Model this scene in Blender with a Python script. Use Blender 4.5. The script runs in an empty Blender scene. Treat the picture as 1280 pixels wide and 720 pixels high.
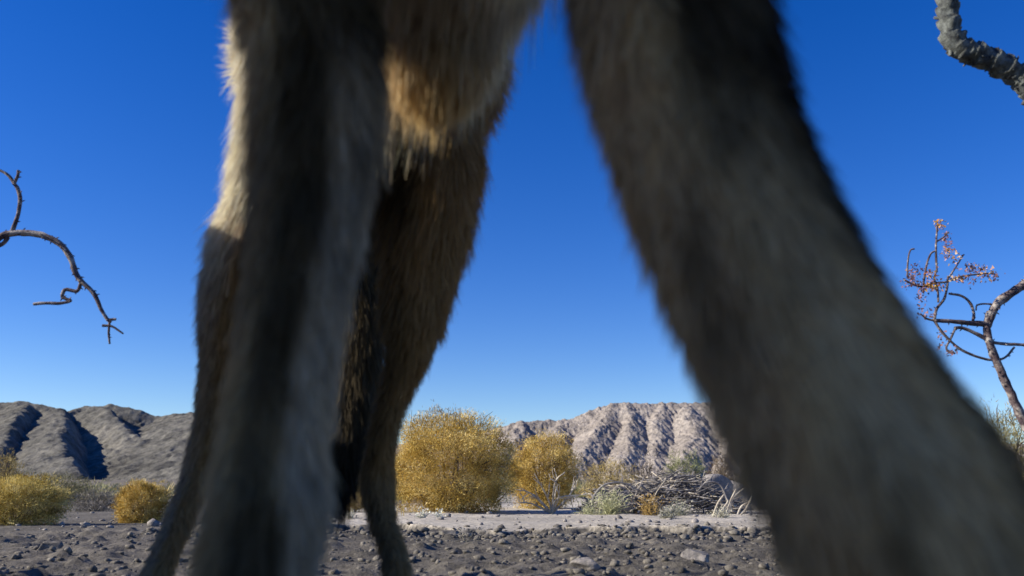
import bpy, math, random
import numpy as np
from mathutils import Vector
R = math.radians
S = bpy.context.scene
C = S.collection
rng = np.random.default_rng(7)
random.seed(7)

# ------------------------------------------------------------------ camera
F = 1108.0                       # focal length in pixels of a 1280 px wide frame
CAM = np.array([0.0, 0.0, 0.15])
PITCH = math.atan((612 - 360) / F)
cd = bpy.data.cameras.new('camera')
cam = bpy.data.objects.new('camera', cd); C.objects.link(cam)
cam.location = CAM
cam.rotation_euler = (R(90) + PITCH, 0, 0)
cd.sensor_width = 36.0
cd.lens = 36.0 * F / 1280.0
cd.clip_start = 0.02
cd.clip_end = 20000
cd.dof.use_dof = True
cd.dof.focus_distance = 3.2
cd.dof.aperture_fstop = 7.5
S.camera = cam

# ------------------------------------------------------------------ sky and sun
SUN_EL, SUN_AZ = R(29), R(-97)   # azimuth from +Y towards +X: the sun stands to the left
w = bpy.data.worlds.new('World'); S.world = w; w.use_nodes = True
nt = w.node_tree; nt.nodes.clear()
sky = nt.nodes.new('ShaderNodeTexSky'); sky.sky_type = 'NISHITA'
sky.sun_disc = False
sky.sun_elevation = SUN_EL; sky.sun_rotation = SUN_AZ
sky.altitude = 300; sky.air_density = 0.95; sky.dust_density = 0.1; sky.ozone_density = 4.0
hs = nt.nodes.new('ShaderNodeHueSaturation'); hs.inputs['Saturation'].default_value = 1.34; hs.inputs['Hue'].default_value = 0.521
bg = nt.nodes.new('ShaderNodeBackground'); bg.inputs[1].default_value = 0.10
out = nt.nodes.new('ShaderNodeOutputWorld')
nt.links.new(sky.outputs[0], hs.inputs['Color'])
nt.links.new(hs.outputs[0], bg.inputs[0]); nt.links.new(bg.outputs[0], out.inputs[0])
sl = bpy.data.lights.new('sun', 'SUN'); sl.energy = 5.0; sl.angle = R(0.53); sl.color = (1.0, 0.92, 0.78)
sun = bpy.data.objects.new('sun', sl); C.objects.link(sun)
sd = Vector((math.cos(SUN_EL) * math.sin(SUN_AZ), math.cos(SUN_EL) * math.cos(SUN_AZ), math.sin(SUN_EL)))
sun.rotation_euler = sd.to_track_quat('Z', 'Y').to_euler()
S.view_settings.view_transform = 'Standard'; S.view_settings.look = 'None'
S.view_settings.exposure = 0.62; S.view_settings.gamma = 1.0
S.render.engine = 'CYCLES'
S.cycles.use_denoising = True
S.cycles.max_bounces = 6

# ------------------------------------------------------------------ helpers
cp, sp = math.cos(PITCH), math.sin(PITCH)
def P(u, v, Y):
    """world point seen at photo pixel (u, v) whose distance ahead of the camera is Y metres"""
    a = (u - 640) / F; b = (360 - v) / F
    d = np.array([a, cp - b * sp, sp + b * cp])
    return CAM + d * (Y / d[1])
def pxr(px, Y):                  # radius in metres of something px pixels wide at distance Y
    return 0.5 * px * Y / F * 1.03

def hash3(ix, iy, iz, seed):
    h = (ix.astype(np.int64) * 374761393 + iy.astype(np.int64) * 668265263 + iz.astype(np.int64) * 2147483647 + seed * 144665) & 0xffffffff
    h = ((h ^ (h >> 13)) * 1274126177) & 0xffffffff
    h = h ^ (h >> 16)
    return (h & 0xffffff) / float(0xffffff)
def vnoise(x, y, z=None, seed=0):
    x = np.asarray(x, float); y = np.asarray(y, float)
    z = np.zeros_like(x) if z is None else np.asarray(z, float)
    x0, y0, z0 = np.floor(x), np.floor(y), np.floor(z)
    fx, fy, fz = x - x0, y - y0, z - z0
    fx = fx * fx * (3 - 2 * fx); fy = fy * fy * (3 - 2 * fy); fz = fz * fz * (3 - 2 * fz)
    r = 0
    for i in (0, 1):
        for j in (0, 1):
            for k in (0, 1):
                wgt = (fx if i else 1 - fx) * (fy if j else 1 - fy) * (fz if k else 1 - fz)
                r = r + wgt * hash3(x0 + i, y0 + j, z0 + k, seed)
    return r
def fbm(x, y, z=None, o=4, seed=0, lac=2.03, g=0.5):
    a, s, t = 1.0, 0.0, 0.0
    for i in range(o):
        s = s + a * (vnoise(x * lac**i, y * lac**i, None if z is None else z * lac**i, seed + i * 17) - 0.5)
        t += a; a *= g
    return s / t * 2
def ridged(x, y, o=4, seed=0, g=0.55):
    a, s, t = 1.0, 0.0, 0.0
    for i in range(o):
        n = 1 - np.abs(vnoise(x * 2.1**i, y * 2.1**i, None, seed + i * 13) * 2 - 1)
        s = s + a * n * n; t += a; a *= g
    return s / t

def mesh_np(name, V, Fq, mat=None, parent=None, col=None, smooth=False, tri=False):
    """V (n,3), Fq (m,k) -> one mesh object; col (n,3) becomes a point colour attribute"""
    V = np.ascontiguousarray(V, dtype=np.float32); Fq = np.ascontiguousarray(Fq, dtype=np.int32)
    me = bpy.data.meshes.new(name)
    me.vertices.add(len(V)); me.vertices.foreach_set('co', V.ravel())
    k = Fq.shape[1]
    me.loops.add(Fq.size); me.loops.foreach_set('vertex_index', Fq.ravel())
    me.polygons.add(len(Fq))
    me.polygons.foreach_set('loop_start', np.arange(0, Fq.size, k, dtype=np.int32))
    me.polygons.foreach_set('loop_total', np.full(len(Fq), k, dtype=np.int32))
    if smooth: me.polygons.foreach_set('use_smooth', np.ones(len(Fq), dtype=bool))
    me.update(calc_edges=True)
    if col is not None:
        at = me.color_attributes.new('tint', 'FLOAT_COLOR', 'POINT')
        c4 = np.ones((len(V), 4), dtype=np.float32); c4[:, :3] = col
        at.data.foreach_set('color', c4.ravel())
    if mat: me.materials.append(mat)
    o = bpy.data.objects.new(name, me); C.objects.link(o)
    if parent: o.parent = parent
    return o
def empty(name, loc=(0, 0, 0)):
    o = bpy.data.objects.new(name, None); C.objects.link(o); o.location = loc
    o.empty_display_size = 0.1
    return o
def tag(o, label=None, cat=None, group=None, kind=None):
    if label: o['label'] = label
    if cat: o['category'] = cat
    if group: o['group'] = group
    if kind: o['kind'] = kind
    return o
def rooted(o, loc):              # shift mesh so that its origin sits at loc (relative to a root Empty at loc)
    return o

class Bag:                       # collects arrays with a fixed polygon size
    def __init__(s): s.v = []; s.f = []; s.c = []; s.n = 0
    def add(s, V, Fa, col=None):
        s.v.append(V); s.f.append(Fa + s.n); s.n += len(V)
        if col is not None: s.c.append(np.broadcast_to(col, (len(V), 3)))
    def build(s, name, mat, parent=None, smooth=False, off=None):
        V = np.concatenate(s.v)
        if off is not None: V = V - np.asarray(off)
        return mesh_np(name, V, np.concatenate(s.f), mat, parent, np.concatenate(s.c) if s.c else None, smooth)

def norm(a): return a / np.maximum(np.linalg.norm(a, axis=-1, keepdims=True), 1e-9)
def blades(pos, dirs, length, width, col, droop=0.0, droopdir=(0, 0, -1), segs=2, tipcol=None, side=None):
    """tapered flat strands. pos,dirs (n,3); length,width (n,)"""
    n = len(pos); dirs = norm(dirs)
    length = np.broadcast_to(length, (n,)); width = np.broadcast_to(width, (n,))
    if side is None:
        rnd = rng.normal(size=(n, 3)); side = norm(np.cross(dirs, rnd))
    rows = []; cols = []
    dd = np.asarray(droopdir, float)
    for s in range(segs + 1):
        t = s / segs
        p = pos + dirs * (length * t)[:, None] + dd * (droop * length * t * t)[:, None] if np.ndim(droop) else pos + dirs * (length * t)[:, None] + dd * (droop * length * t * t)[:, None]
        wd = width * (1 - 0.85 * t ** 1.5) * 0.5
        rows += [p - side * wd[:, None], p + side * wd[:, None]]
        cc = col if tipcol is None else col * (1 - t) + tipcol * t
        cols += [cc, cc]
    V = np.stack(rows, 1).reshape(-1, 3)
    Cc = np.stack([np.broadcast_to(c, (n, 3)) for c in cols], 1).reshape(-1, 3)
    k = 2 * (segs + 1)
    base = (np.arange(n) * k)[:, None]
    Fs = []
    for s in range(segs):
        Fs.append(base + np.array([[2 * s, 2 * s + 1, 2 * s + 3, 2 * s + 2]]))
    return V, np.stack(Fs, 1).reshape(-1, 4), Cc

def spline(pts, n):
    pts = np.asarray(pts, float)
    q = np.vstack([2 * pts[0] - pts[1], pts, 2 * pts[-1] - pts[-2]])
    m = len(pts) - 1
    t = np.linspace(0, m, n); i = np.minimum(t.astype(int), m - 1); f = (t - i)[:, None]
    a, b, c, d = q[i], q[i + 1], q[i + 2], q[i + 3]
    return 0.5 * (2 * b + (c - a) * f + (2 * a - 5 * b + 4 * c - d) * f**2 + (-a + 3 * b - 3 * c + d) * f**3)
def tube(pts, rad, n=24, sides=8, rough=0.12, seed=0, freq=60.0, flake=0.0):
    pr = spline(np.hstack([np.asarray(pts, float), np.asarray(rad, float)[:, None]]), n)
    p, r = pr[:, :3], np.maximum(pr[:, 3], 1e-5)
    tg = norm(np.gradient(p, axis=0))
    up = np.array([0.3, 0.9, 0.2]); a = norm(np.cross(tg, up)); b = np.cross(tg, a)
    th = np.linspace(0, 2 * np.pi, sides, endpoint=False)
    ring = a[:, None] * np.cos(th)[None, :, None] + b[:, None] * np.sin(th)[None, :, None]
    nz = 1 + rough * 2 * (vnoise(p[:, None, 0] * freq + np.cos(th) * 1.5, p[:, None, 2] * freq + np.sin(th) * 1.5, p[:, None, 1] * freq + 0 * th, seed) - 0.5)
    if flake:
        ph = np.cumsum(np.r_[0, np.linalg.norm(np.diff(p, axis=0), axis=1)])
        saw = (ph[:, None] * flake + 1.5 * vnoise(np.cos(th) * 1.3 + 0 * ph[:, None], np.sin(th) * 1.3 + ph[:, None] * flake * .4, None, seed + 5)) % 1.0
        nz = nz * (0.80 + 0.30 * saw)
    V = p[:, None] + ring * (r[:, None] * nz)[:, :, None]
    V = V.reshape(-1, 3)
    i = np.arange(n - 1)[:, None] * sides; j = np.arange(sides)[None]
    Fa = np.stack([i + j, i + (j + 1) % sides, i + sides + (j + 1) % sides, i + sides + j], -1).reshape(-1, 4)
    # caps as quads fan (degenerate-safe: tip points collapsed)
    V = np.vstack([V, p[0], p[-1]]); c0, c1 = len(V) - 2, len(V) - 1
    jj = np.arange(0, sides, 2)
    cap0 = np.stack([np.full_like(jj, c0), (jj + 2) % sides, (jj + 1) % sides, jj], -1)
    e = (n - 1) * sides
    cap1 = np.stack([np.full_like(jj, c1), e + jj, e + (jj + 1) % sides, e + (jj + 2) % sides], -1)
    return V, np.vstack([Fa, cap0, cap1])

# ------------------------------------------------------------------ materials
def nmat(name):
    m = bpy.data.materials.new(name); m.use_nodes = True
    t = m.node_tree; b = t.nodes['Principled BSDF']
    return m, t, b
def lk(t, a, b): t.links.new(a, b)
def noise_node(t, scale, detail=6, rough=0.6, coord=None, vec=None):
    n = t.nodes.new('ShaderNodeTexNoise'); n.inputs['Scale'].default_value = scale
    n.inputs['Detail'].default_value = detail; n.inputs['Roughness'].default_value = rough
    if coord is not None: lk(t, coord, n.inputs['Vector'])
    return n
def ramp(t, fac, stops):
    r = t.nodes.new('ShaderNodeValToRGB'); lk(t, fac, r.inputs[0])
    e = r.color_ramp.elements
    while len(e) < len(stops): e.new(0.5)
    for el, (p, c) in zip(e, stops): el.position = p; el.color = (*c, 1)
    return r
def mixc(t, mode, fac, a, b):
    m = t.nodes.new('ShaderNodeMix'); m.data_type = 'RGBA'; m.blend_type = mode
    if isinstance(fac, (int, float)): m.inputs[0].default_value = fac
    else: lk(t, fac, m.inputs[0])
    for sck, x in ((m.inputs[6], a), (m.inputs[7], b)):
        if isinstance(x, tuple): sck.default_value = (*x, 1)
        else: lk(t, x, sck)
    return m.outputs[2]
def bump(t, b, h, strength=0.5, dist=0.01):
    n = t.nodes.new('ShaderNodeBump'); n.inputs['Strength'].default_value = strength
    n.inputs['Distance'].default_value = dist
    lk(t, h, n.inputs['Height']); lk(t, n.outputs[0], b.inputs['Normal'])

def tint_mat(name, transl=0.3, rough=0.75, spec=0.2):
    """thin strands or leaves coloured by the mesh's own tint"""
    m, t, b = nmat(name)
    a = t.nodes.new('ShaderNodeVertexColor'); a.layer_name = 'tint'
    b.inputs['Roughness'].default_value = rough
    b.inputs['Specular IOR Level'].default_value = spec
    lk(t, a.outputs[0], b.inputs['Base Color'])
    tr = t.nodes.new('ShaderNodeBsdfTranslucent'); lk(t, a.outputs[0], tr.inputs[0])
    mx = t.nodes.new('ShaderNodeMixShader'); mx.inputs[0].default_value = transl
    lk(t, b.outputs[0], mx.inputs[1]); lk(t, tr.outputs[0], mx.inputs[2])
    lk(t, mx.outputs[0], t.nodes['Material Output'].inputs[0])
    return m
def rock_mat(name, c1, c2, c3, scale=8.0, bs=0.6, bd=0.01):
    m, t, b = nmat(name)
    tc = t.nodes.new('ShaderNodeTexCoord').outputs['Object']
    n = noise_node(t, scale, 8, 0.65, tc); n2 = noise_node(t, scale * 9, 6, 0.7, tc)
    r = ramp(t, n.outputs[0], [(0.3, c1), (0.5, c2), (0.7, c3)])
    r2 = ramp(t, n2.outputs[0], [(0.35, (0.6, 0.6, 0.6)), (0.65, (1.25, 1.22, 1.18))])
    lk(t, mixc(t, 'MULTIPLY', 1.0, r.outputs[0], r2.outputs[0]), b.inputs['Base Color'])
    b.inputs['Roughness'].default_value = 0.95; b.inputs['Specular IOR Level'].default_value = 0.15
    bump(t, b, n2.outputs[0], bs, bd)
    return m
def bark_mat(name, c1, c2, c3, scale=40.0):
    m, t, b = nmat(name)
    tc = t.nodes.new('ShaderNodeTexCoord').outputs['Object']
    n = noise_node(t, scale, 6, 0.7, tc); n2 = noise_node(t, scale * 6, 5, 0.7, tc)
    r = ramp(t, n.outputs[0], [(0.35, c1), (0.5, c2), (0.64, c3)])
    lk(t, r.outputs[0], b.inputs['Base Color'])
    b.inputs['Roughness'].default_value = 0.85; b.inputs['Specular IOR Level'].default_value = 0.2
    bump(t, b, n2.outputs[0], 0.8, 0.002)
    return m

M_FUR = tint_mat('coyote_fur', 0.22, 0.7, 0.15)
M_SKIN = tint_mat('coyote_undercoat', 0.0, 0.95, 0.05)
M_LEAF = tint_mat('dry_foliage', 0.16, 0.8, 0.15)
M_BARK = bark_mat('twig_bark', (0.05, 0.035, 0.045), (0.13, 0.10, 0.10), (0.42, 0.38, 0.34), 55)
M_BARKG = bark_mat('peeling_bark', (0.03, 0.03, 0.035), (0.10, 0.108, 0.10), (0.20, 0.215, 0.20), 60)
M_BARKT = bark_mat('trunk_bark', (0.05, 0.04, 0.03), (0.11, 0.09, 0.07), (0.2, 0.17, 0.14), 14)
M_DEAD = bark_mat('bleached_wood', (0.30, 0.25, 0.20), (0.48, 0.42, 0.33), (0.68, 0.62, 0.50), 30)
M_GREYW = bark_mat('weathered_wood', (0.07, 0.065, 0.07), (0.16, 0.15, 0.15), (0.36, 0.33, 0.30), 12)
M_STONE = rock_mat('pale_granite', (0.16, 0.15, 0.14), (0.28, 0.26, 0.24), (0.40, 0.37, 0.34), 9)
M_STONED = rock_mat('dark_gravel', (0.07, 0.065, 0.057), (0.16, 0.148, 0.13), (0.32, 0.295, 0.25), 30, 0.6, 0.004)

# ------------------------------------------------------------------ ground
def gz(x, y, mask=False):
    x = np.asarray(x, float); y = np.asarray(y, float)
    edge = 3.05 + 0.35 * fbm(x * 0.9 + 3, y * 0.2, None, 3, 5) + 0.10 * fbm(x * 5, y * 2.5, None, 3, 9) + 0.25 * np.clip(-x - 0.8, 0, 3)
    edge = edge + .34 * fbm(x * 2.3 + 5, y * .3, None, 3, 18) + .06 * fbm(x * 16, y * 9, None, 3, 19); st = np.clip((y - edge) / 0.022, 0, 1); st = st * st * (3 - 2 * st)
    hgt = (0.030 + .016 * fbm(x * 1.3, y * .1, None, 2, 4)) * np.clip((x + 1.35) / 0.5, 0, 1) + 0.004 * fbm(x * 7, y * 0, None, 2, 3)
    z = st * np.maximum(hgt, 0)
    near = np.clip((14 - y) / 10, 0, 1)
    z = z + near * (0.012 * fbm(x * 1.6, y * 1.6, None, 3, 21) + 0.009 * fbm(x * 9, y * 9, None, 3, 31) * (1 - 0.75 * st))
    z = z + near * (1 - 0.85 * st) * (0.022 * np.maximum(fbm(x * 22, y * 15, None, 2, 41) - .05, 0) + .010 * fbm(x * 40, y * 34, None, 2, 43) * vnoise(x * 2, y * 2, None, 44))
    far = np.clip(y - 14, 0, None)
    z = z + 0.35 * fbm(x * 0.06, y * 0.05, None, 3, 51) * np.clip((np.hypot(x, y) - 12) / 40, 0, 1)
    z = z + 0.011 * np.clip(far, 0, 900)
    return (z, np.clip((st - .93) / .07, 0, 1) * np.clip(hgt / .04, 0, 1)) if mask else z
def spaced(a, n, k):             # sinh spacing between 0 and a
    t = np.linspace(0, 1, n); return a * np.sinh(k * t) / math.sinh(k)
ys = np.concatenate([-spaced(3000, 70, 9.0)[::-1][:-1] + 0.6, 0.6 + np.arange(0, 5.6, 0.011), 6.2 + spaced(5000, 240, 8.5)[1:]])
xp = np.concatenate([np.arange(0, 3.4, 0.013), 3.4 + spaced(4000, 150, 8.6)[1:]])
xs = np.concatenate([-xp[::-1][:-1], xp])
X, Y = np.meshgrid(xs, ys)
Z, MSK = gz(X, Y, True)
V = np.stack([X, Y, Z], -1).reshape(-1, 3)
nx, ny = len(xs), len(ys)
i = np.arange(ny - 1)[:, None] * nx; j = np.arange(nx - 1)[None]
G = np.stack([i + j, i + j + 1, i + nx + j + 1, i + nx + j], -1).reshape(-1, 4)
def ground_mat():
    m, t, b = nmat('desert_ground')
    tc = t.nodes.new('ShaderNodeTexCoord').outputs['Object']
    a = noise_node(t, 1.1, 5, 0.6, tc); g = noise_node(t, 45, 6, 0.75, tc); l = noise_node(t, 0.05, 6, 0.65, tc)
    pale = ramp(t, a.outputs[0], [(0.35, (0.58, 0.52, 0.42)), (0.65, (0.78, 0.71, 0.59))])
    dark = ramp(t, a.outputs[0], [(0.3, (0.085, 0.078, 0.067)), (0.7, (0.19, 0.172, 0.145))])
    sep = t.nodes.new('ShaderNodeSeparateXYZ'); lk(t, tc, sep.inputs[0])
    # gravel of the wash is darker than the silt of the terrace above the little bank
    mr = t.nodes.new('ShaderNodeVertexColor'); mr.layer_name = 'tint'
    base = mixc(t, 'MIX', mr.outputs[0], dark.outputs[0], pale.outputs[0])
    fr = ramp(t, l.outputs[0], [(0.3, (0.13, 0.115, 0.095)), (0.55, (0.20, 0.175, 0.14)), (0.75, (0.27, 0.24, 0.20))])
    mf = t.nodes.new('ShaderNodeMapRange'); lk(t, sep.outputs[1], mf.inputs[0])
    mf.inputs[1].default_value = 7; mf.inputs[2].default_value = 22
    base = mixc(t, 'MIX', mf.outputs[0], base, fr.outputs[0])
    gr = ramp(t, g.outputs[0], [(0.36, (0.5, 0.5, 0.5)), (0.5, (0.95, 0.95, 0.95)), (0.68, (1.35, 1.33, 1.3))])
    lk(t, mixc(t, 'MULTIPLY', 1.0, base, gr.outputs[0]), b.inputs['Base Color'])
    b.inputs['Roughness'].default_value = 0.97; b.inputs['Specular IOR Level'].default_value = 0.1
    bump(t, b, g.outputs[0], 0.9, 0.010)
    return m
tag(mesh_np('ground', V, G, ground_mat(), col=np.repeat(MSK.reshape(-1, 1), 3, 1), smooth=True), kind='structure')

# ------------------------------------------------------------------ hills
def seg_height(X, Y, lines, slope, asym=0.0):
    H = np.full(X.shape, -1e3)
    for ln, sl in lines:
        for p, q in zip(ln[:-1], ln[1:]):
            d = q[:2] - p[:2]; L2 = (d**2).sum()
            t = np.clip(((X - p[0]) * d[0] + (Y - p[1]) * d[1]) / L2, 0, 1)
            dx = X - p[0] - t * d[0]
            dist = np.hypot(dx, Y - p[1] - t * d[1]) * (1 + asym * np.clip(dx / 12, -.5, 1))
            h = p[2] + t * (q[2] - p[2]) - (np.sqrt(dist**2 + 16) - 4) * (sl or slope)
            k = 0.35
            H = np.maximum(H, h)
    return H
def hill_mat(name, a, b_, c, dots=0.5):
    m, t, b = nmat(name)
    tc = t.nodes.new('ShaderNodeTexCoord').outputs['Object']
    n = noise_node(t, 0.02, 8, 0.62, tc); n2 = noise_node(t, 0.16, 8, 0.75, tc)
    r = ramp(t, n.outputs[0], [(0.32, a), (0.5, b_), (0.68, c)])
    r2 = ramp(t, n2.outputs[0], [(0.36, (0.55, 0.55, 0.56)), (0.52, (1, 1, 1)), (0.68, (1.3, 1.28, 1.25))])
    vo = t.nodes.new('ShaderNodeTexVoronoi'); vo.inputs['Scale'].default_value = 0.28; lk(t, tc, vo.inputs['Vector'])
    d = ramp(t, vo.outputs['Distance'], [(0.12, (dots, dots, dots * 0.9)), (0.24, (1, 1, 1))])
    base = mixc(t, 'MULTIPLY', 1.0, r.outputs[0], r2.outputs[0])
    base = mixc(t, 'MULTIPLY', 0.8, base, d.outputs[0])
    lk(t, base, b.inputs['Base Color'])
    b.inputs['Roughness'].default_value = 1.0; b.inputs['Specular IOR Level'].default_value = 0.05
    bump(t, b, n2.outputs[0], 0.9, 2.5)
    return m
def terrain(name, u0, u1, Y0, Y1, nu, nY, fn, mat):
    uu = np.linspace(u0, u1, nu); yy = np.linspace(Y0, Y1, nY)
    U, Yg = np.meshgrid(uu, yy); Xg = (U - 640) / F * Yg * 1.02
    Zg = fn(Xg, Yg)
    V = np.stack([Xg, Yg, Zg], -1).reshape(-1, 3)
    i = np.arange(nY - 1)[:, None] * nu; j = np.arange(nu - 1)[None]
    G = np.stack([i + j, i + j + 1, i + nu + j + 1, i + nu + j], -1).reshape(-1, 4)
    return tag(mesh_np(name, V, G, mat, smooth=False), kind='structure')
L = lambda pts: [P(*p) for p in pts]
crestL = L([(-420, 488, 820), (-150, 500, 800), (0, 504, 800), (34, 502, 800), (62, 509, 800), (84, 518, 800), (108, 508, 800), (138, 506, 800),
            (165, 513, 800), (195, 522, 800), (235, 518, 800), (300, 512, 800), (380, 520, 800), (470, 545, 800)])
spL = [(crestL, 0.95),
       (L([(34, 504, 795), (14, 535, 660), (-10, 580, 470), (-40, 612, 380)]), 0.80),
       (L([(-120, 500, 795), (-180, 560, 560), (-230, 610, 400)]), 0.75),
       (L([(76, 513, 795), (80, 524, 720), (74, 545, 600), (78, 572, 480), (100, 603, 380)]), 0.72),
       (L([(124, 508, 795), (154, 532, 715), (180, 556, 660), (190, 582, 610)]), 0.95),
       (L([(240, 518, 795), (262, 540, 620), (275, 570, 470), (250, 603, 340)]), 0.52),
       (L([(340, 512, 795), (380, 560, 560), (390, 605, 380)]), 0.6)]
def hl(X, Y):
    H = seg_height(X, Y, spL, 0.7, 0.6)
    wx = X + 7 * fbm(X * .02, Y * .02, None, 2, 61); wy = Y + 7 * fbm(X * .02 + 9, Y * .02, None, 2, 62)
    H = H - 4.6 * (1 - ridged(wx * 0.030, wy * 0.018, 5, 71)) + 2.6 * fbm(X * 0.09, Y * 0.09, None, 4, 72)
    base = 0.011 * np.clip(Y - 14, 0, 900) - 1.5
    return np.maximum(H + 3.5, base)
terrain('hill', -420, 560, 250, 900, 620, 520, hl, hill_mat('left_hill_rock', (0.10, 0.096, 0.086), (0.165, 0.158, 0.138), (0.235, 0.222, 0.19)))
crestR = L([(500, 560, 900), (570, 548, 900), (610, 541, 900), (640, 533, 900), (665, 531, 900), (700, 530, 900), (728, 525, 900), (745, 515, 900),
            (765, 509, 900), (800, 508, 900), (850, 508, 900), (890, 507, 900), (950, 512, 900), (1050, 520, 900), (1150, 545, 900), (1280, 560, 900), (1400, 560, 900)])
spR = [(crestR, 0.60)]
for (u, v, u2, v2, u3, v3) in [(650, 531, 640, 560, 620, 590), (700, 530, 700, 556, 690, 590), (765, 509, 745, 545, 720, 588), (785, 508, 790, 545, 780, 585), (830, 508, 822, 548, 815, 590),
                               (860, 508, 868, 540, 850, 580), (900, 507, 905, 545, 905, 590), (960, 512, 960, 550, 950, 590), (1060, 520, 1060, 560, 1040, 595), (1180, 545, 1190, 570, 1200, 600)]:
    spR.append((L([(u, v, 897), (u2, v2, 800), (u3, v3, 700)]), 0.61))
def hr(X, Y):
    wx = X + 6 * fbm(X * .03, Y * .02, None, 3, 81); wy = Y + 6 * fbm(X * .02 + 9, Y * .02, None, 3, 82)
    H = seg_height(wx, wy, spR, 0.7)
    top = np.clip((920 - Y) / 60, 0, 1)
    H = H - top * 4.5 * (1 - ridged(wx * 0.062 + wy * .01, wy * 0.013, 6, 91, 0.75)) + 2.0 * fbm(X * 0.16, Y * 0.10, None, 5, 92, 2.1, .65) + 2.6 * ridged(X * .12, Y * .05, 4, 93, .7) - 2
    base = 0.011 * np.clip(Y - 14, 0, 900) - 1.5
    return np.maximum(H + 5, base)
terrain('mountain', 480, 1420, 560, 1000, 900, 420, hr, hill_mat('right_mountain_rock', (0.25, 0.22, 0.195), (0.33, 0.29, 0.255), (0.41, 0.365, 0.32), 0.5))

# ------------------------------------------------------------------ stones
def ico(sub):
    import bmesh
    bm = bmesh.new(); bmesh.ops.create_icosphere(bm, subdivisions=sub, radius=1.0)
    V = np.array([v.co[:] for v in bm.verts]); Fa = np.array([[l.vert.index for l in f.loops] for f in bm.faces]); bm.free()
    return V, Fa
def rock_shape(sub, seed, rough=0.35, chop=6):
    V, Fa = ico(sub); V = V.copy(); r = np.random.default_rng(seed)
    for _ in range(chop):        # flat facets, like a broken stone
        n = norm(r.normal(size=3)); d = r.uniform(0.45, 0.8)
        k = V @ n; V = V - np.maximum(k - d, 0)[:, None] * n
    V = V * (1 + rough * 0.5 * fbm(V[:, 0] * 1.7 + seed, V[:, 1] * 1.7, V[:, 2] * 1.7, 4, seed))[:, None]
    return V, Fa
def scatter(name, pos, size, sub, mat, nvar=10, flat=0.65, seed=0):
    B = Bag(); r = np.random.default_rng(seed); shapes = [rock_shape(sub, 100 + k + seed, 0.35, 7) for k in range(nvar)]
    for p, s in zip(pos, size):
        V, Fa = shapes[r.integers(nvar)]
        a = r.uniform(0, 2 * np.pi); ca, sa = math.cos(a), math.sin(a)
        Sx = np.array([r.uniform(.7, 1.3), r.uniform(.7, 1.2), flat * r.uniform(.6, 1.2)]) * s
        Q = V * Sx; Q = np.stack([Q[:, 0] * ca - Q[:, 1] * sa, Q[:, 0] * sa + Q[:, 1] * ca, Q[:, 2]], -1)
        B.add(Q + p + [0, 0, Sx[2] * 0.25], Fa)
    return B.build(name, mat)
def frustum_pts(n, y0, y1, pw=1.0, r=rng, wide=0.70):
    t = r.uniform(0, 1, n) ** pw; y = y0 * (y1 / y0) ** t
    x = r.uniform(-wide, wide, n) * y
    return x, y
x, y = frustum_pts(15000, 0.95, 3.15)
pos = np.stack([x, y, gz(x, y)], -1); dn_ = vnoise(x * 3, y * 3, None, 400); kp = rng.uniform(size=len(x)) < .25 + dn_; x, y = x[kp], y[kp]; pos = pos[kp]; sz = 0.002 + 0.014 * rng.uniform(0, 1, len(x)) ** 6
xb = rng.uniform(-1.2, 2.4, 5200); yb = 2.89 + .35 * fbm(xb * .9 + 3, 3.05 * .2 + 0 * xb, None, 3, 5) + 0.34 * fbm(xb * 2.3 + 5, .9 + 0 * xb, None, 3, 18) + rng.normal(size=5200) * .10
pos = np.vstack([pos, np.stack([xb, yb, gz(xb, yb)], -1)]); sz = np.r_[sz, .003 + .018 * rng.uniform(0, 1, 5200) ** 4]
tag(scatter('gravel', pos, sz, 1, M_STONED, seed=1), 'dark broken gravel and clods covering the near ground', 'gravel', kind='stuff')
x, y = frustum_pts(1500, 3.3, 30, 1.2)
pos = np.stack([x, y, gz(x, y)], -1); sz = (0.004 + 0.018 * rng.uniform(0, 1, len(x)) ** 4) * (0.6 + y * 0.14)
sz = np.where((x < -1) & (y < 8), sz * 1.8, sz)
tag(scatter('pebbles', pos, sz, 1, M_STONE, seed=2), 'pale pebbles and small stones strewn over the flat beyond the bank', 'pebbles', kind='stuff')
def boulder(u, v, Yd, wpx, hpx, label, seed, mat=M_STONE, name='boulder', group=None):
    p = P(u, v, Yd); z0 = float(gz(p[0], p[1]))
    V, Fa = rock_shape(4, seed, 0.3, 9); k = Yd / F
    V = V * np.array([wpx * 0.5 * k * 1.15, wpx * 0.42 * k, hpx * 0.62 * k]) + [0, 0, hpx * 0.35 * k]
    o = mesh_np(name, V, Fa, mat, smooth=False); o.location = (p[0], p[1], z0)
    return tag(o, label, 'rock', group)
boulder(772, 632, 4.9, 60, 34, 'rounded grey boulder at the left end of the stick pile, behind a pale tuft', 11)
boulder(897, 634, 5.0, 46, 48, 'grey boulder poking out of the right end of the stick pile', 12)
boulder(925, 640, 5.6, 70, 42, 'pale tan boulder beside the right end of the stick pile', 13)
boulder(868, 596, 14, 40, 26, 'pinkish boulder behind the stick pile', 14)
boulder(1290, 620, 4.0, 46, 52, 'pale rock at the right edge of the picture, below the olive shrubs', 15)
boulder(560, 664, 3.0, 30, 10, 'flat dark stone at the foot of the bank below the big yellow bush', 16, M_STONED)
boulder(735, 706, 1.75, 44, 16, 'flat grey stone lying in the gravel near the camera', 17)
boulder(872, 700, 1.85, 36, 20, 'grey stone in the gravel close to the slanting foreleg', 18)
boulder(60, 690, 2.3, 30, 14, 'dark stone at the left in the gravel', 19, M_STONED)

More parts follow.
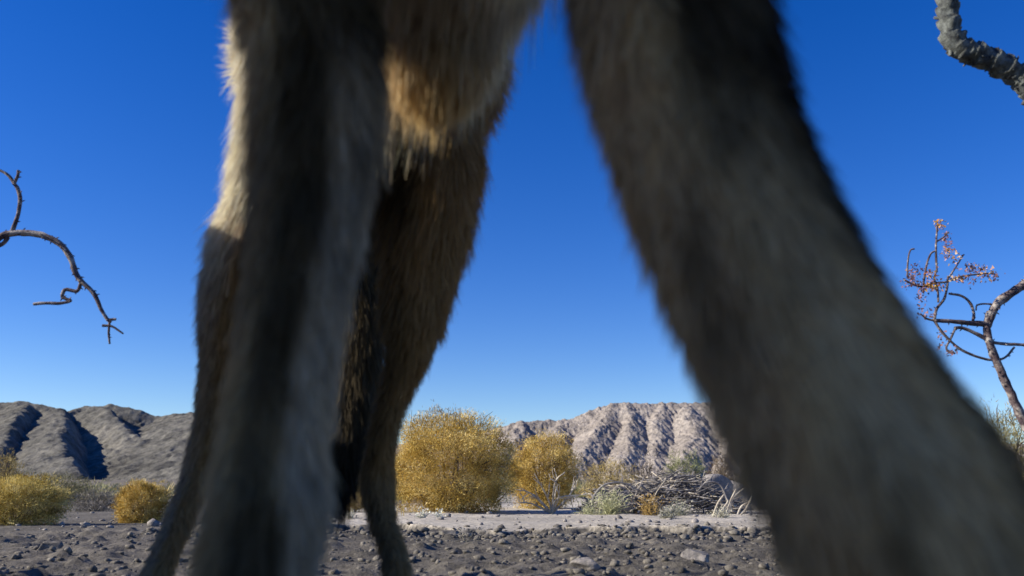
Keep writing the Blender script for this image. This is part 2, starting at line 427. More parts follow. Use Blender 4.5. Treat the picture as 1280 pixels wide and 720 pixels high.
# ------------------------------------------------------------------ shrubs
def crown_blades(n, rx, ry, rz, cz, seed, ln, wd, cols, hole=0.45, updir=0.5, inner=0.25):
    r = np.random.default_rng(seed)
    d = norm(r.normal(size=(n * 2, 3))); rad = inner + (1 - inner) * r.uniform(0, 1, n * 2) ** 0.45
    lump = 1 + 0.46 * fbm(d[:, 0] * 2.9 + seed, d[:, 1] * 2.6, d[:, 2] * 2.6, 3, seed) + .10 * np.maximum(fbm(d[:, 0] * 11, d[:, 1] * 11, d[:, 2] * 11, 2, seed + 1), 0) + .05 * r.normal(size=n * 2)
    p = d * (rad * lump)[:, None]
    p = p[p[:, 2] > -cz / rz * 1.02]
    k = vnoise(p[:, 0] * 5 + seed, p[:, 1] * 5, p[:, 2] * 5, seed + 3) + .35 * (vnoise(p[:, 0] * 14 + seed, p[:, 1] * 14, p[:, 2] * 14, seed + 4) - .5)
    p = p[k > hole][:n]
    nn = len(p); dirs = norm(p + np.array([0, 0, updir]) + 0.85 * r.normal(size=(nn, 3)))
    ci = vnoise(p[:, 0] * 4, p[:, 1] * 4 + seed, p[:, 2] * 4, seed + 8) * 0.7 + 0.3 * r.uniform(0, 1, nn)
    ci = np.clip((ci - 0.25) / 0.5, 0, 1)[:, None]
    cols = np.asarray(cols, float)
    col = np.where(ci < .5, cols[0] * (1 - 2 * ci) + cols[1] * 2 * ci, cols[1] * (2 - 2 * ci) + cols[2] * (2 * ci - 1))
    col = col * r.uniform(0.5, 1.3, (nn, 1))
    pos = p * [rx, ry, rz] + [0, 0, cz]
    return pos, dirs, ln * r.uniform(0.5, 1.4, nn), wd * r.uniform(0.6, 1.3, nn), col
YEL = [(0.24, 0.155, 0.03), (0.62, 0.43, 0.10), (0.90, 0.72, 0.30)]
YELD = [(0.22, 0.16, 0.05), (0.46, 0.35, 0.12), (0.62, 0.50, 0.24)]
OLV = [(0.09, 0.085, 0.045), (0.20, 0.185, 0.09), (0.36, 0.33, 0.18)]
GRN = [(0.08, 0.09, 0.04), (0.20, 0.22, 0.09), (0.42, 0.42, 0.20)]
BRN = [(0.08, 0.055, 0.035), (0.18, 0.13, 0.08), (0.30, 0.24, 0.16)]
GRY = [(0.10, 0.09, 0.08), (0.20, 0.18, 0.15), (0.34, 0.31, 0.26)]
def bush(u, v, Yd, wpx, hpx, label, seed, cols=YEL, n=9000, ln=0.022, wd=0.0035, cat='bush', name='desert_bush', hole=0.45, stems=26, low=0.40, group='bushes on the flat', strays=0, inner=.25):
    p = P(u, v, Yd); z0 = float(gz(p[0], p[1])); k = Yd / F
    # height is measured from the ground it stands on to the crown's top in the photograph
    top = P(u, v - hpx, Yd)[2]; H = top - z0; Rx = wpx * 0.5 * k
    root = tag(empty(name, (p[0], p[1], z0)), label, cat, group)
    rz = H * (1 - low); cz = H - rz
    B = Bag(); a = crown_blades(n, Rx * 0.93, Rx * 0.9, rz * 0.95, cz, seed, ln, wd, cols, hole, 0.5, inner)
    B.add(*blades(a[0], a[1], a[2], a[3], a[4], segs=1))
    B.build('foliage', M_LEAF, root)
    r = np.random.default_rng(seed + 50); T = Bag()
    for s in range(stems):
        d = norm(r.normal(size=3) * [1, 1, .55] + [0, 0, .75]); e = np.array([0, 0, cz]) + d * [Rx, Rx, rz] * r.uniform(.75, 1.0)
        e[2] = max(e[2], 0.03 * H)
        m = e * 0.5 + [0, 0, -0.06 * H] + r.normal(size=3) * H * 0.05; b0 = np.array([r.normal() * Rx * .08, r.normal() * Rx * .08, -0.01])
        e = e * .86; T.add(*tube([b0, m * .86, e], [H * .014, H * .008, H * .003], 8, 4, .2, s, 20)); m = m * .86
        for q in range(3):
            f0 = m + (e - m) * r.uniform(0, .8); e2 = f0 + norm(d + r.normal(size=3) * .7) * H * r.uniform(.08, .16)
            T.add(*tube([f0, (f0 + e2) / 2 + r.normal(size=3) * H * .02, e2], [H * .007, H * .005, H * .002], 5, 4, .2, s, 20))
    for s in range(strays):
        a0 = np.array([r.uniform(-.6, .6) * Rx, r.uniform(-.3, .3) * Rx, cz + rz * .7]); e = a0 + np.array([r.normal() * .12, 0, r.uniform(.25, .5)]) * H * .42
        T.add(*tube([a0, (a0 + e) / 2 + r.normal(size=3) * .01, e], [H * .004, H * .003, H * .0015], 6, 4, .2, s, 20))
    T.build('stems', M_BARKT, root)
    return root
bush(562, 637, 5.2, 170, 124, 'largest golden yellow bush, right of the coyote\'s hind leg', 1, YEL, 95000, .014, .0032, strays=9, inner=.35, hole=.24, low=.42)
bush(680, 628, 6.0, 92, 88, 'rounded yellow bush behind the pale bare twigs', 2, YEL, 45000, .013, .0032, low=.42, hole=.26, inner=.35)
bush(762, 612, 8.5, 74, 42, 'low straw coloured bush behind the left end of the stick pile', 3, YELD, 6000, .024, .004)
bush(856, 603, 11, 62, 40, 'pale green bush behind the middle of the stick pile', 4, GRN, 6000, .035, .006)
bush(905, 603, 10, 46, 34, 'small brown bush behind the right end of the stick pile', 5, BRN, 3500, .035, .006)
bush(176, 650, 4.2, 64, 50, 'small golden bush left of the coyote at the foot of the hill', 6, YEL, 24000, .011, .0022, inner=.35, hole=.3)
bush(18, 652, 3.9, 118, 60, 'wide yellow bush at the left edge, nearest to the camera', 7, [(.26, .18, .04), (.62, .48, .13), (.82, .68, .28)], 36000, .011, .0024, hole=.32)
bush(6, 606, 9, 44, 42, 'pale yellow bush behind the wide one at the left edge', 8, YELD, 3500, .03, .005)
bush(62, 622, 9, 110, 32, 'low olive scrub between the left bushes and the hill', 9, OLV, 6000, .028, .005)
bush(118, 640, 6.5, 70, 30, 'low grey brown scrub left of the small golden bush', 10, GRY, 3500, .022, .003)
bush(435, 642, 5.0, 60, 50, 'yellow green bush seen between the coyote\'s legs', 11, YELD, 7000, .016, .0025)
bush(1262, 625, 3.6, 150, 118, 'tall olive bush with bare tips at the right edge of the picture', 12, [(.14, .12, .05), (.34, .29, .12), (.52, .45, .22)], 15000, .016, .0026, strays=22)
bush(1180, 620, 6.0, 120, 90, 'olive bush hidden behind the slanting foreleg', 13, OLV, 5000, .02, .003)
bush(300, 640, 8, 90, 40, 'dry brown bush behind the coyote\'s near foreleg', 14, BRN, 3500, .02, .003)
bush(615, 620, 8.5, 70, 60, 'greyish green bush between the two yellow bushes', 15, GRN, 5000, .022, .0032)
bush(806, 606, 9.5, 60, 48, 'grey leafless bush rising behind the stick pile', 16, GRY, 1800, .02, .003, hole=.6, strays=14, stems=50)
bush(380, 622, 12, 80, 34, 'olive bush far behind the coyote\'s near foreleg', 17, OLV, 3000, .03, .005)
# far scrub: nobody could count it
x, y = frustum_pts(900, 11, 260, 1.0, wide=.66)
B = Bag(); r = np.random.default_rng(5)
pos = []; dr = []; lnn = []; wdd = []; cl = []
for a, b_ in zip(x, y):
    m = 160 if b_ < 40 else 60; s = r.uniform(.15, .42); c0 = np.asarray([OLV, GRY, GRN, YELD][r.integers(4)][r.integers(1, 3)])
    d = norm(r.normal(size=(m, 3)) + [0, 0, .5]); d[:, 2] = np.abs(d[:, 2])
    pos.append(np.array([a, b_, float(gz(a, b_))]) + d * s * [.9, .9, .6] * r.uniform(.2, 1, (m, 1))); dr.append(d); lnn.append(s * r.uniform(.12, .3, m)); wdd.append(np.full(m, s * .035 + b_ * .0004)); cl.append(c0 * r.uniform(.6, 1.2, (m, 1)))
B.add(*blades(np.concatenate(pos), np.concatenate(dr), np.concatenate(lnn), np.concatenate(wdd), np.concatenate(cl), segs=1))
tag(B.build('scrub', M_LEAF), 'low grey green scrub covering the plain up to the hills', 'scrub', kind='stuff')

# small tufts
def tuft(u, v, Yd, hpx, label, seed, col, n=60, spread=.7, wd=.002, cat='plant', name='desert_plant', group=None):
    p = P(u, v, Yd); z0 = float(gz(p[0], p[1])); H = hpx * Yd / F; r = np.random.default_rng(seed)
    pos = r.normal(size=(n, 3)) * [H * .15, H * .15, 0]; d = norm(r.normal(size=(n, 3)) * spread + [0, 0, 1]); d[:, 2] = np.abs(d[:, 2])
    B = Bag(); B.add(*blades(pos, d, H * r.uniform(.5, 1.1, n), wd * r.uniform(.7, 1.4, n), np.asarray(col) * r.uniform(.7, 1.25, (n, 1)), segs=2, droop=.25 * np.ones(n)))
    m = 3 * n; ps = pos[r.integers(n, size=m)] + d[r.integers(n, size=m)] * H * r.uniform(.3, .9, (m, 1))
    B.add(*blades(ps, r.normal(size=(m, 3)) + [0, 0, .4], H * .16, wd * 1.3, np.asarray(col) * r.uniform(.8, 1.3, (m, 1)), segs=1))
    o = B.build(name, M_LEAF); o.location = (p[0], p[1], z0)
    return tag(o, label, cat, group)
tuft(762, 640, 4.6, 34, 'pale green tuft in front of the grey boulder', 1, (.42, .42, .24), 150, .6, .003)
tuft(812, 636, 4.5, 28, 'orange brown dry tuft in front of the stick pile', 2, (.36, .24, .08), 90, .5, .003)
tuft(735, 634, 4.7, 20, 'small pale tuft left of the grey boulder', 3, (.36, .37, .22), 60, .7, .003)
tuft(835, 648, 4.1, 18, 'grey weed on the edge of the bank below the stick pile', 4, (.34, .33, .25), 80, .9, .003)
tuft(850, 640, 4.5, 22, 'dry grey weed tucked under the front of the stick pile', 5, (.32, .32, .24), 80, .9, .003)
tuft(528, 640, 4.0, 15, 'small white leaved weed, leftmost of two below the big yellow bush', 6, (.62, .62, .52), 12, .8, .007)
tuft(552, 640, 4.0, 13, 'small white leaved weed, rightmost of two below the big yellow bush', 7, (.62, .62, .52), 11, 1.0, .007)
tuft(438, 648, 4.0, 14, 'pale dry weed on the ground between the coyote\'s legs', 8, (.5, .48, .38), 40, 1.2, .004)
tuft(903, 650, 4.2, 16, 'pale dry weed in front of the right end of the stick pile', 9, (.46, .44, .34), 70, 1.2, .004)
tuft(585, 678, 2.5, 22, 'thin dry weed rooted below the bank', 10, (.22, .2, .15), 14, .6, .002)
tuft(500, 650, 4.2, 48, 'thin upright yellow stalk in front of the big yellow bush', 11, (.5, .38, .12), 5, .08, .003)

# pale bare twigs in front of the second bush
def branchy(root, base, ends, r0, mat, name='branch', seed=0, sub=3):
    r = np.random.default_rng(seed)
    for e in ends:
        e = np.asarray(e, float); b0 = np.asarray(base, float); L_ = np.linalg.norm(e - b0)
        m = (b0 + e) / 2 + r.normal(size=3) * L_ * .10
        B = Bag(); B.add(*tube([b0, m, e], [r0, r0 * .7, r0 * .35], 18, 6, .25, seed, 40))
        for q in range(sub):
            f = r.uniform(.35, .85); s0 = b0 + (m - b0) * f * 2 if f < .5 else m + (e - m) * (f - .5) * 2
            e2 = s0 + norm(e - b0 + r.normal(size=3) * L_ * .8) * L_ * r.uniform(.2, .4)
            B.add(*tube([s0, (s0 + e2) / 2 + r.normal(size=3) * L_ * .03, e2], [r0 * .5, r0 * .4, r0 * .2], 8, 5, .2, seed + q, 40))
        B.build(name, mat, root, smooth=True)
p0 = P(690, 636, 5.0); p0[2] = float(gz(p0[0], p0[1]))
rt = tag(empty('dead_shrub', tuple(p0)), 'bleached bare twigs sprawling in front of the rounded yellow bush', 'dead shrub')
branchy(rt, (0, 0, 0), [P(a, b_, 4.9) - p0 for a, b_ in [(645, 612), (668, 592), (706, 590), (722, 600), (732, 618), (650, 628), (745, 632), (662, 616), (693, 606)]], .0062, M_DEAD, seed=4, sub=4)

# pile of dead sticks
pc = P(830, 650, 5.0); pc[2] = float(gz(pc[0], pc[1]))
pile = tag(empty('stick_pile', tuple(pc)), 'long low pile of dead grey sticks on the terrace right of the yellow bushes', 'brush pile')
r = np.random.default_rng(77); Bs = [Bag(), Bag()]
Wd = 175 * 5.0 / F * .5; Hp = 46 * 5.0 / F
for k in range(1150):
    cx = r.uniform(-1, 1); prof = max(0.0, 1 - abs(cx) ** 2.4) * (0.85 + .15 * math.sin(cx * 5)) ; h = r.uniform(0, 1) ** .6
    c = np.array([cx * Wd, r.uniform(-1, 1) * .28 * (1.05 - h * .6), Hp * prof * h + .01])
    a = r.normal() * .45 + (0.35 if r.uniform() < .5 else -.5); lnk = r.uniform(.05, .24)
    d = norm(np.array([math.cos(a), r.normal() * .5, -math.sin(a) * .55]))
    e0, e1 = c - d * lnk / 2, c + d * lnk / 2
    e0[2] = max(e0[2], .004); e1[2] = max(e1[2], .004); m = (e0 + e1) / 2 + r.normal(size=3) * lnk * .08
    rr = r.uniform(.0014, .0046)
    Bs[0 if r.uniform() < .72 else 1].add(*tube([e0, m, e1], [rr, rr * .9, rr * .5], 6, 4, .2, k, 30))
o = Bs[0].build('sticks', M_GREYW, pile); o['kind'] = 'stuff'
o = Bs[1].build('bleached_sticks', M_DEAD, pile); o['kind'] = 'stuff'; o['label'] = 'paler sticks among the grey ones'
# arching stems over the pile
for pts in ([(740, 642), (742, 622), (756, 606), (780, 604), (800, 614)], [(912, 640), (908, 622), (900, 606), (884, 603), (872, 614)], [(800, 606), (818, 622), (828, 634)]):
    B = Bag(); q = [P(a, b_, 4.75) - pc for a, b_ in pts]; B.add(*tube(q, np.linspace(.008, .004, len(q)), 24, 6, .2, 3, 30)); B.build('branch', M_GREYW, pile, smooth=True)
# right tail of pale twigs
for k in range(9):
    a = [890 + k * 5, 648 - (k % 3) * 4]; b_ = [905 + k * 5 + 8 * math.sin(k * 2.1), 618 + 10 * math.sin(k * 1.3)]
    B = Bag(); q = [P(a[0], a[1], 4.6) - pc, P((a[0] + b_[0]) / 2 + 6 * math.sin(k), (a[1] + b_[1]) / 2 - 4, 4.6) - pc, P(b_[0], b_[1], 4.6) - pc]
    B.add(*tube(q, [.006, .005, .003], 12, 6, .2, k, 30)); B.build('branch', M_DEAD, pile, smooth=True)

# ------------------------------------------------------------------ thorny branches near the camera
def limb(root, off, pts, w0, w1, Yd, mat, seed=0, thorns=10, n=None, sides=8, rough=.16, flake=0, name='branch', tlen=1.7, tr=.0028):
    q = np.array([P(a[0], a[1], a[2] if len(a) > 2 else Yd) for a in pts]); m = len(q)
    rad = np.linspace(pxr(w0, Yd), pxr(w1, Yd), m); n = n or m * 12
    B = Bag(); B.add(*tube(q - off, rad, n, sides, rough, seed, 90, flake))
    r = np.random.default_rng(seed); sp_ = spline(np.hstack([q, rad[:, None]]), 200)
    for k in range(thorns):
        i_ = r.integers(4, 196); c = sp_[i_, :3] - off; rr = sp_[i_, 3]
        tg = norm(sp_[i_ + 2, :3] - sp_[i_ - 2, :3]); d = norm(np.cross(tg, r.normal(size=3)) + .3 * tg)
        a_ = min(rr, tr); B.add(*tube([c, c + d * (rr + a_ * tlen * .4), c + d * (rr + a_ * tlen) + tg * a_ * .4], [a_ * .6, a_ * .4, a_ * .08], 5, 6, .1, k, 90))
    return B.build(name, mat, root, smooth=True)
# left: thin thorny branch, rooted out of frame
YL = 1.5
bl = P(-330, 860, YL); bl[2] = float(gz(bl[0], bl[1]))
lt = tag(empty('thorny_tree', tuple(bl)), 'bare dark thorny branch reaching in from the left edge against the sky', 'tree')
limb(lt, bl, [(-330, 880), (-322, 700), (-290, 520), (-220, 400), (-120, 330), (-60, 312), (-24, 303), (-6, 300)], 40, 9, YL, M_BARKT, 1, 8)
limb(lt, bl, [(-6, 300), (8, 293), (30, 291), (55, 295), (75, 305), (88, 322), (94, 340), (102, 352)], 9.5, 6.5, YL, M_BARK, 2, 22)
limb(lt, bl, [(102, 352), (118, 368), (127, 388), (135, 400), (139, 402)], 5.5, 3.5, YL, M_BARK, 3, 7)
limb(lt, bl, [(137, 400), (136, 415), (137, 430)], 3.2, 2.4, YL, M_BARK, 4, 3)
limb(lt, bl, [(128, 407), (140, 408), (154, 417)], 3.4, 2.2, YL, M_BARK, 5, 2)
limb(lt, bl, [(134, 400), (145, 399)], 3.5, 3, YL, M_BARK, 15, 0)
limb(lt, bl, [(101, 354), (96, 364), (82, 362), (78, 371), (88, 376), (74, 379), (58, 379), (42, 380)], 4.6, 3.8, YL, M_BARK, 6, 7)
limb(lt, bl, [(14, 292), (22, 270), (25, 250), (22, 236), (17, 228)], 5.5, 4.5, YL, M_BARK, 7, 8)
limb(lt, bl, [(17, 228), (10, 219), (0, 213), (-20, 205)], 4.2, 3.4, YL, M_BARK, 8, 2)
limb(lt, bl, [(18, 229), (22, 220), (23, 213)], 4.2, 4.0, YL, M_BARK, 9, 3)
limb(lt, bl, [(10, 296), (4, 304), (-8, 310), (-60, 335)], 5, 6, YL, M_BARK, 10, 3)
# the thick leaning trunk of the same tree stands left of the frame and keeps the sun off the forelegs
B = Bag(); tk = [(-.80, .16, -.05), (-.78, .17, .25), (-.72, .20, .60), (-.78, .24, 1.0), (-.9, .30, 1.6), (-.85, .5, 2.2)]
B.add(*tube([np.array(q) - bl for q in tk], [.27, .22, .20, .19, .14, .06], 60, 20, .22, 71, 9)); B.build('trunk', M_BARKT, lt, smooth=True)
B = Bag(); tk = [(-.80, .70, -.05), (-.80, .70, .15), (-.79, .71, .40), (-.79, .71, .55), (-.79, .71, .61)]  # low stem added out of view so its shadow covers the lower legs
B.add(*tube([np.array(q) - bl for q in tk], [.27, .25, .22, .20, .12], 50, 24, .14, 72, 7)); B.build('shade_stem', M_BARKT, lt, smooth=True)
# right: branch with drying leaves
YR = 1.7
br = P(1420, 800, YR); br[2] = float(gz(br[0], br[1]))
rt2 = tag(empty('leafy_shrub', tuple(br)), 'crooked grey branch with dry orange and pink leaves at the right edge', 'shrub')
limb(rt2, br, [(1420, 800), (1380, 700), (1320, 600), (1282, 532), (1265, 495), (1250, 462), (1238, 432), (1233, 408), (1238, 390)], 12.5, 8.5, YR, M_BARK, 21, 14)
limb(rt2, br, [(1400, 340), (1340, 335), (1300, 345), (1280, 356), (1262, 368), (1248, 378), (1240, 392), (1234, 408)], 13.5, 9, YR, M_BARK, 22, 12)
limb(rt2, br, [(1440, 520), (1430, 430), (1400, 340)], 16, 15, YR, M_BARK, 23, 6)
limb(rt2, br, [(1420, 800), (1438, 660), (1440, 520)], 24, 16, YR, M_BARK, 24, 6)
limb(rt2, br, [(1234, 405), (1215, 404), (1195, 402), (1168, 401)], 7, 4.5, YR, M_BARK, 25, 5)
limb(rt2, br, [(1233, 424), (1218, 416), (1203, 410), (1193, 410)], 5, 3.6, YR, M_BARK, 26, 3)
limb(rt2, br, [(1168, 401), (1180, 418), (1200, 436), (1222, 446), (1240, 450), (1256, 447), (1268, 434)], 3.2, 2.6, YR, M_BARK, 27, 8)
limb(rt2, br, [(1240, 428), (1258, 430), (1280, 431), (1320, 433)], 4.0, 3.5, YR, M_BARK, 28, 4)
limb(rt2, br, [(1216, 403), (1217, 390), (1212, 378), (1202, 370), (1186, 367)], 3.6, 2.8, YR, M_BARK, 29, 2)
limb(rt2, br, [(1168, 400), (1171, 386), (1180, 374), (1184, 358), (1185, 345)], 3.6, 2.6, YR, M_BARK, 30, 3)
limb(rt2, br, [(1168, 401), (1158, 398), (1150, 392)], 2.6, 2, YR, M_BARK, 31, 2)
limb(rt2, br, [(1195, 409), (1188, 424), (1183, 436), (1194, 442)], 3, 2.2, YR, M_BARK, 32, 2)
limb(rt2, br, [(1171, 340), (1170, 315), (1171, 290), (1172, 276)], 2.6, 2, YR, M_BARK, 33, 5)
limb(rt2, br, [(1154, 356), (1158, 332), (1163, 318), (1168, 314)], 2.8, 2.2, YR, M_BARK, 34, 4)
limb(rt2, br, [(1134, 346), (1135, 325), (1138, 313), (1143, 311)], 2.2, 1.8, YR, M_BARK, 35, 3)
limb(rt2, br, [(1130, 350), (1150, 358), (1168, 354), (1184, 352), (1200, 346), (1220, 343), (1240, 342), (1248, 346)], 2.6, 2.2, YR, M_BARK, 36, 8)
limb(rt2, br, [(1184, 350), (1194, 335), (1202, 322), (1205, 318)], 2.2, 1.8, YR, M_BARK, 37, 3)
limb(rt2, br, [(1173, 378), (1172, 362), (1168, 348), (1171, 338)], 2.6, 2.2, YR, M_BARK, 38, 3)
limb(rt2, br, [(1171, 302), (1180, 296), (1186, 290)], 2.2, 1.8, YR, M_BARK, 39, 1)
limb(rt2, br, [(1239, 380), (1228, 380), (1221, 382), (1220, 388)], 2.2, 1.8, YR, M_BARK, 40, 1)
r = np.random.default_rng(12); cl = []; ps = []
for (a, b_, sx, sy, n, kind) in [(1175, 282, 5, 5, 26, 0), (1183, 298, 4, 6, 26, 2), (1186, 312, 5, 6, 34, 1), (1192, 322, 7, 4, 24, 1), (1212, 336, 9, 5, 36, 2), (1230, 340, 9, 6, 50, 1), (1243, 346, 4, 4, 14, 2),
                                 (1198, 349, 9, 3, 28, 1), (1144, 338, 6, 5, 30, 2), (1164, 344, 5, 6, 32, 0), (1164, 358, 11, 4, 70, 0), (1140, 352, 8, 6, 44, 2), (1150, 372, 5, 8, 26, 2), (1158, 392, 8, 5, 20, 2), (1188, 440, 6, 4, 18, 2), (1176, 425, 5, 8, 14, 2), (1215, 352, 3, 4, 8, 2)]:
    pal = {0: [(.68, .42, .10), (.52, .25, .06), (.36, .14, .05)], 1: [(.55, .32, .16), (.30, .14, .09), (.60, .45, .30)], 2: [(.22, .11, .12), (.16, .1, .1), (.35, .2, .18)]}[kind]
    for _ in range(int(n * 1.8)):
        ps.append(P(a + r.normal() * sx * .8, b_ + r.normal() * sy * .8, YR + r.normal() * .02) - br); cl.append(pal[r.integers(3)])
B = Bag(); nlf = len(ps)
B.add(*blades(np.array(ps), r.normal(size=(nlf, 3)), 0.0052 * r.uniform(.6, 1.4, nlf), .0042 * r.uniform(.6, 1.3, nlf), np.array(cl), segs=2))
o = B.build('leaves', M_LEAF, rt2); o['kind'] = 'stuff'
# top right: thick peeling branch
YT = 1.3
bt = P(1560, 860, YT); bt[2] = float(gz(bt[0], bt[1]))
tt = tag(empty('gnarled_tree', tuple(bt)), 'thick grey green branch with peeling bark in the top right corner', 'tree')
limb(tt, bt, [(1560, 880), (1550, 600), (1500, 350), (1420, 200), (1340, 140), (1300, 118), (1284, 108)], 90, 36, YT, M_BARKG, 51, 12, n=120, sides=16, flake=28, name='trunk')
limb(tt, bt, [(1290, 112), (1272, 94), (1250, 80), (1225, 70), (1205, 62), (1192, 48), (1186, 28), (1184, 0), (1190, -40), (1215, -120), (1230, -220)], 32, 27, YT, M_BARKG, 52, 46, n=220, sides=20, rough=.2, flake=38, tlen=1.2, tr=.004)
limb(tt, bt, [(1196, 52), (1190, 60), (1188, 70)], 12, 4, YT, M_BARKG, 53, 0)

# ------------------------------------------------------------------ coyote
coy = empty('coyote', (0, .55, 0))
tag(coy, 'coyote standing right over the camera, legs and belly filling the middle of the picture', 'coyote')
balls = []                       # (centre, radius xyz)
def chain(pts, step=.22):
    """pts: (xyz, r) list -> overlapping balls"""
    a = np.array([[*p, rr] for p, rr in pts])
    n = 60 * len(a); s = spline(a, n); acc = 1e9; last = None
    for q in s:
        if last is None or np.linalg.norm(q[:3] - last) > q[3] * step:
            balls.append((q[:3].copy(), np.array([q[3]] * 3))); last = q[:3].copy()
def leg(pix, fur=.0035):
    out_ = []
    for (u, v, wpx, Yd) in pix: out_.append((P(u, v, Yd), pxr(wpx, Yd) - fur))
    return out_
# near foreleg on the picture's left
LF = leg([(392, -60, 205, .385), (396, 60, 184, .38), (396, 160, 176, .375), (385, 260, 160, .37), (366, 400, 142, .365), (350, 500, 138, .36), (338, 590, 146, .355), (334, 650, 154, .35)])
LF = [((-.050, .40, .54), .050)] + LF + [((-.100, .345, .095), .019), ((-.102, .340, .06), .017), ((-.103, .325, .03), .020), ((-.103, .30, .018), .016)]
chain(LF)
# near foreleg on the picture's right, slanting outwards
RF = leg([(822, -90, 285, .315), (836, 0, 268, .31), (872, 150, 262, .30), (926, 290, 262, .29), (996, 430, 270, .28), (1072, 560, 288, .27), (1130, 650, 296, .265)])
RF = [((.035, .36, .50), .050)] + RF + [((.136, .262, .100), .023), ((.145, .262, .06), .018), ((.155, .248, .03), .021), ((.160, .222, .018), .017)]
chain(RF)
# hind leg on the picture's left
LH = [((-.208, .82, .58), .068)] + leg([(372, 40, 150, .77), (355, 150, 116, .76), (332, 240, 88, .77), (304, 300, 76, .79), (286, 360, 70, .83), (278, 440, 58, .86), (268, 520, 50, .90), (256, 570, 48, .92), (243, 605, 40, .91), (224, 650, 38, .88), (198, 715, 40, .84)])
LH += [((-.322, .815, .030), .021), ((-.33, .785, .018), .017)]
chain(LH)
# hind leg on the picture's right
RH = [((-.095, .82, .56), .085)] + leg([(548, 130, 120, .79), (544, 200, 118, .78), (530, 300, 106, .79), (517, 390, 84, .81), (508, 450, 56, .84), (485, 515, 42, .88), (475, 570, 40, .92), (472, 602, 46, .93), (479, 650, 36, .91), (496, 712, 38, .87)])
RH += [((-.112, .85, .030), .021), ((-.108, .82, .018), .017)]
chain(RH)
for paw, yaw in ((LF[-1][0], -.05), (RF[-1][0], .25), (LH[-1][0], -.15), (RH[-1][0], .1)):
    for k in (-1.5, -.5, .5, 1.5):   # four toes, the middle two longer
        a = np.array(paw); x_ = k * .0125; yy = -.016 + abs(k) * .005
        c = a + np.array([x_ * math.cos(yaw) - yy * math.sin(yaw) * 0, yy, -.004])
        balls.append((c, np.array([.0085, .015, .0105])))
# trunk: chest, ribs, loin, rump
for p, rr in zip(spline([(-.008, .30, .53, .066, .10), (-.024, .38, .53, .068, .10), (-.044, .48, .520, .078, .086), (-.072, .58, .52, .072, .086), (-.108, .68, .54, .064, .083), (-.136, .78, .555, .080, .085), (-.158, .88, .555, .088, .088), (-.170, .94, .56, .06, .065)], 46), range(46)):
    balls.append((p[:3], np.array([p[3], .06, p[4]])))
balls.append((np.array(P(545, 122, .54)) + [0, 0, .048], np.array([.042, .055, .048])))   # hair-covered bulge of the belly
# neck, head, ears (above and behind the camera)
chain([((-.005, .32, .53), .08), ((.01, .18, .58), .068), ((.02, .06, .63), .058), ((.025, -.02, .66), .055)])
chain([((.025, -.02, .665), .055), ((.027, -.08, .655), .043), ((.028, -.14, .635), .028), ((.028, -.19, .625), .020)])
for s in (-1, 1):
    chain([((.025 + s * .032, -.0, .70), .024), ((.025 + s * .042, .01, .74), .018), ((.025 + s * .048, .015, .79), .006)])
# tail
TL = [((-.17, .96, .56), .035), ((-.18, 1.02, .50), .038)] + leg([(444, 330, 62, 1.04), (446, 420, 62, 1.04), (438, 500, 58, 1.03), (428, 570, 46, 1.02), (422, 628, 22, 1.01)])
chain(TL)
iv, ifc = ico(3); B = Bag()
for c, rr in balls: B.add(iv * rr + c, ifc)
tmp = B.build('tmp', None)
md = tmp.modifiers.new('r', 'REMESH'); md.mode = 'VOXEL'; md.voxel_size = .005
ms = tmp.modifiers.new('s', 'SMOOTH'); ms.factor = .5; ms.iterations = 6
dg = bpy.context.evaluated_depsgraph_get(); ev = tmp.evaluated_get(dg)
bme = bpy.data.meshes.new_from_object(ev, depsgraph=dg)
bpy.data.objects.remove(tmp)
nv = len(bme.vertices); BV = np.empty(nv * 3, np.float32); bme.vertices.foreach_get('co', BV); BV = BV.reshape(-1, 3).astype(float)
bme.calc_loop_triangles(); T = np.empty(len(bme.loop_triangles) * 3, np.int32); bme.loop_triangles.foreach_get('vertices', T); T = T.reshape(-1, 3)

LEGLINES = [np.array([[*p, rr] for p, rr in q]) for q in (LF, RF, LH, RH, TL)]
SPL = [spline(q, 80) for q in LEGLINES]
def nearest_limb(p):
    """index of nearest limb, its distance, centre point and tangent"""
    best = np.full(len(p), 1e9); idx = np.zeros(len(p), int); cen = np.zeros_like(p); tg = np.zeros_like(p); rad = np.zeros(len(p))
    for k, s in enumerate(SPL):
        t = norm(np.gradient(s[:, :3], axis=0))
        for a in range(0, len(p), 20000):
            q = p[a:a + 20000]; d = np.linalg.norm(q[:, None] - s[None, :, :3], axis=2) - s[None, :, 3] * .8
            m = d.argmin(1); dd = d[np.arange(len(q)), m]; b = dd < best[a:a + 20000]
            ii = np.where(b)[0] + a
            best[ii] = dd[b]; idx[ii] = k; cen[ii] = s[m[b], :3]; tg[ii] = t[m[b]]; rad[ii] = s[m[b], 3]
    return best, idx, cen, tg, rad
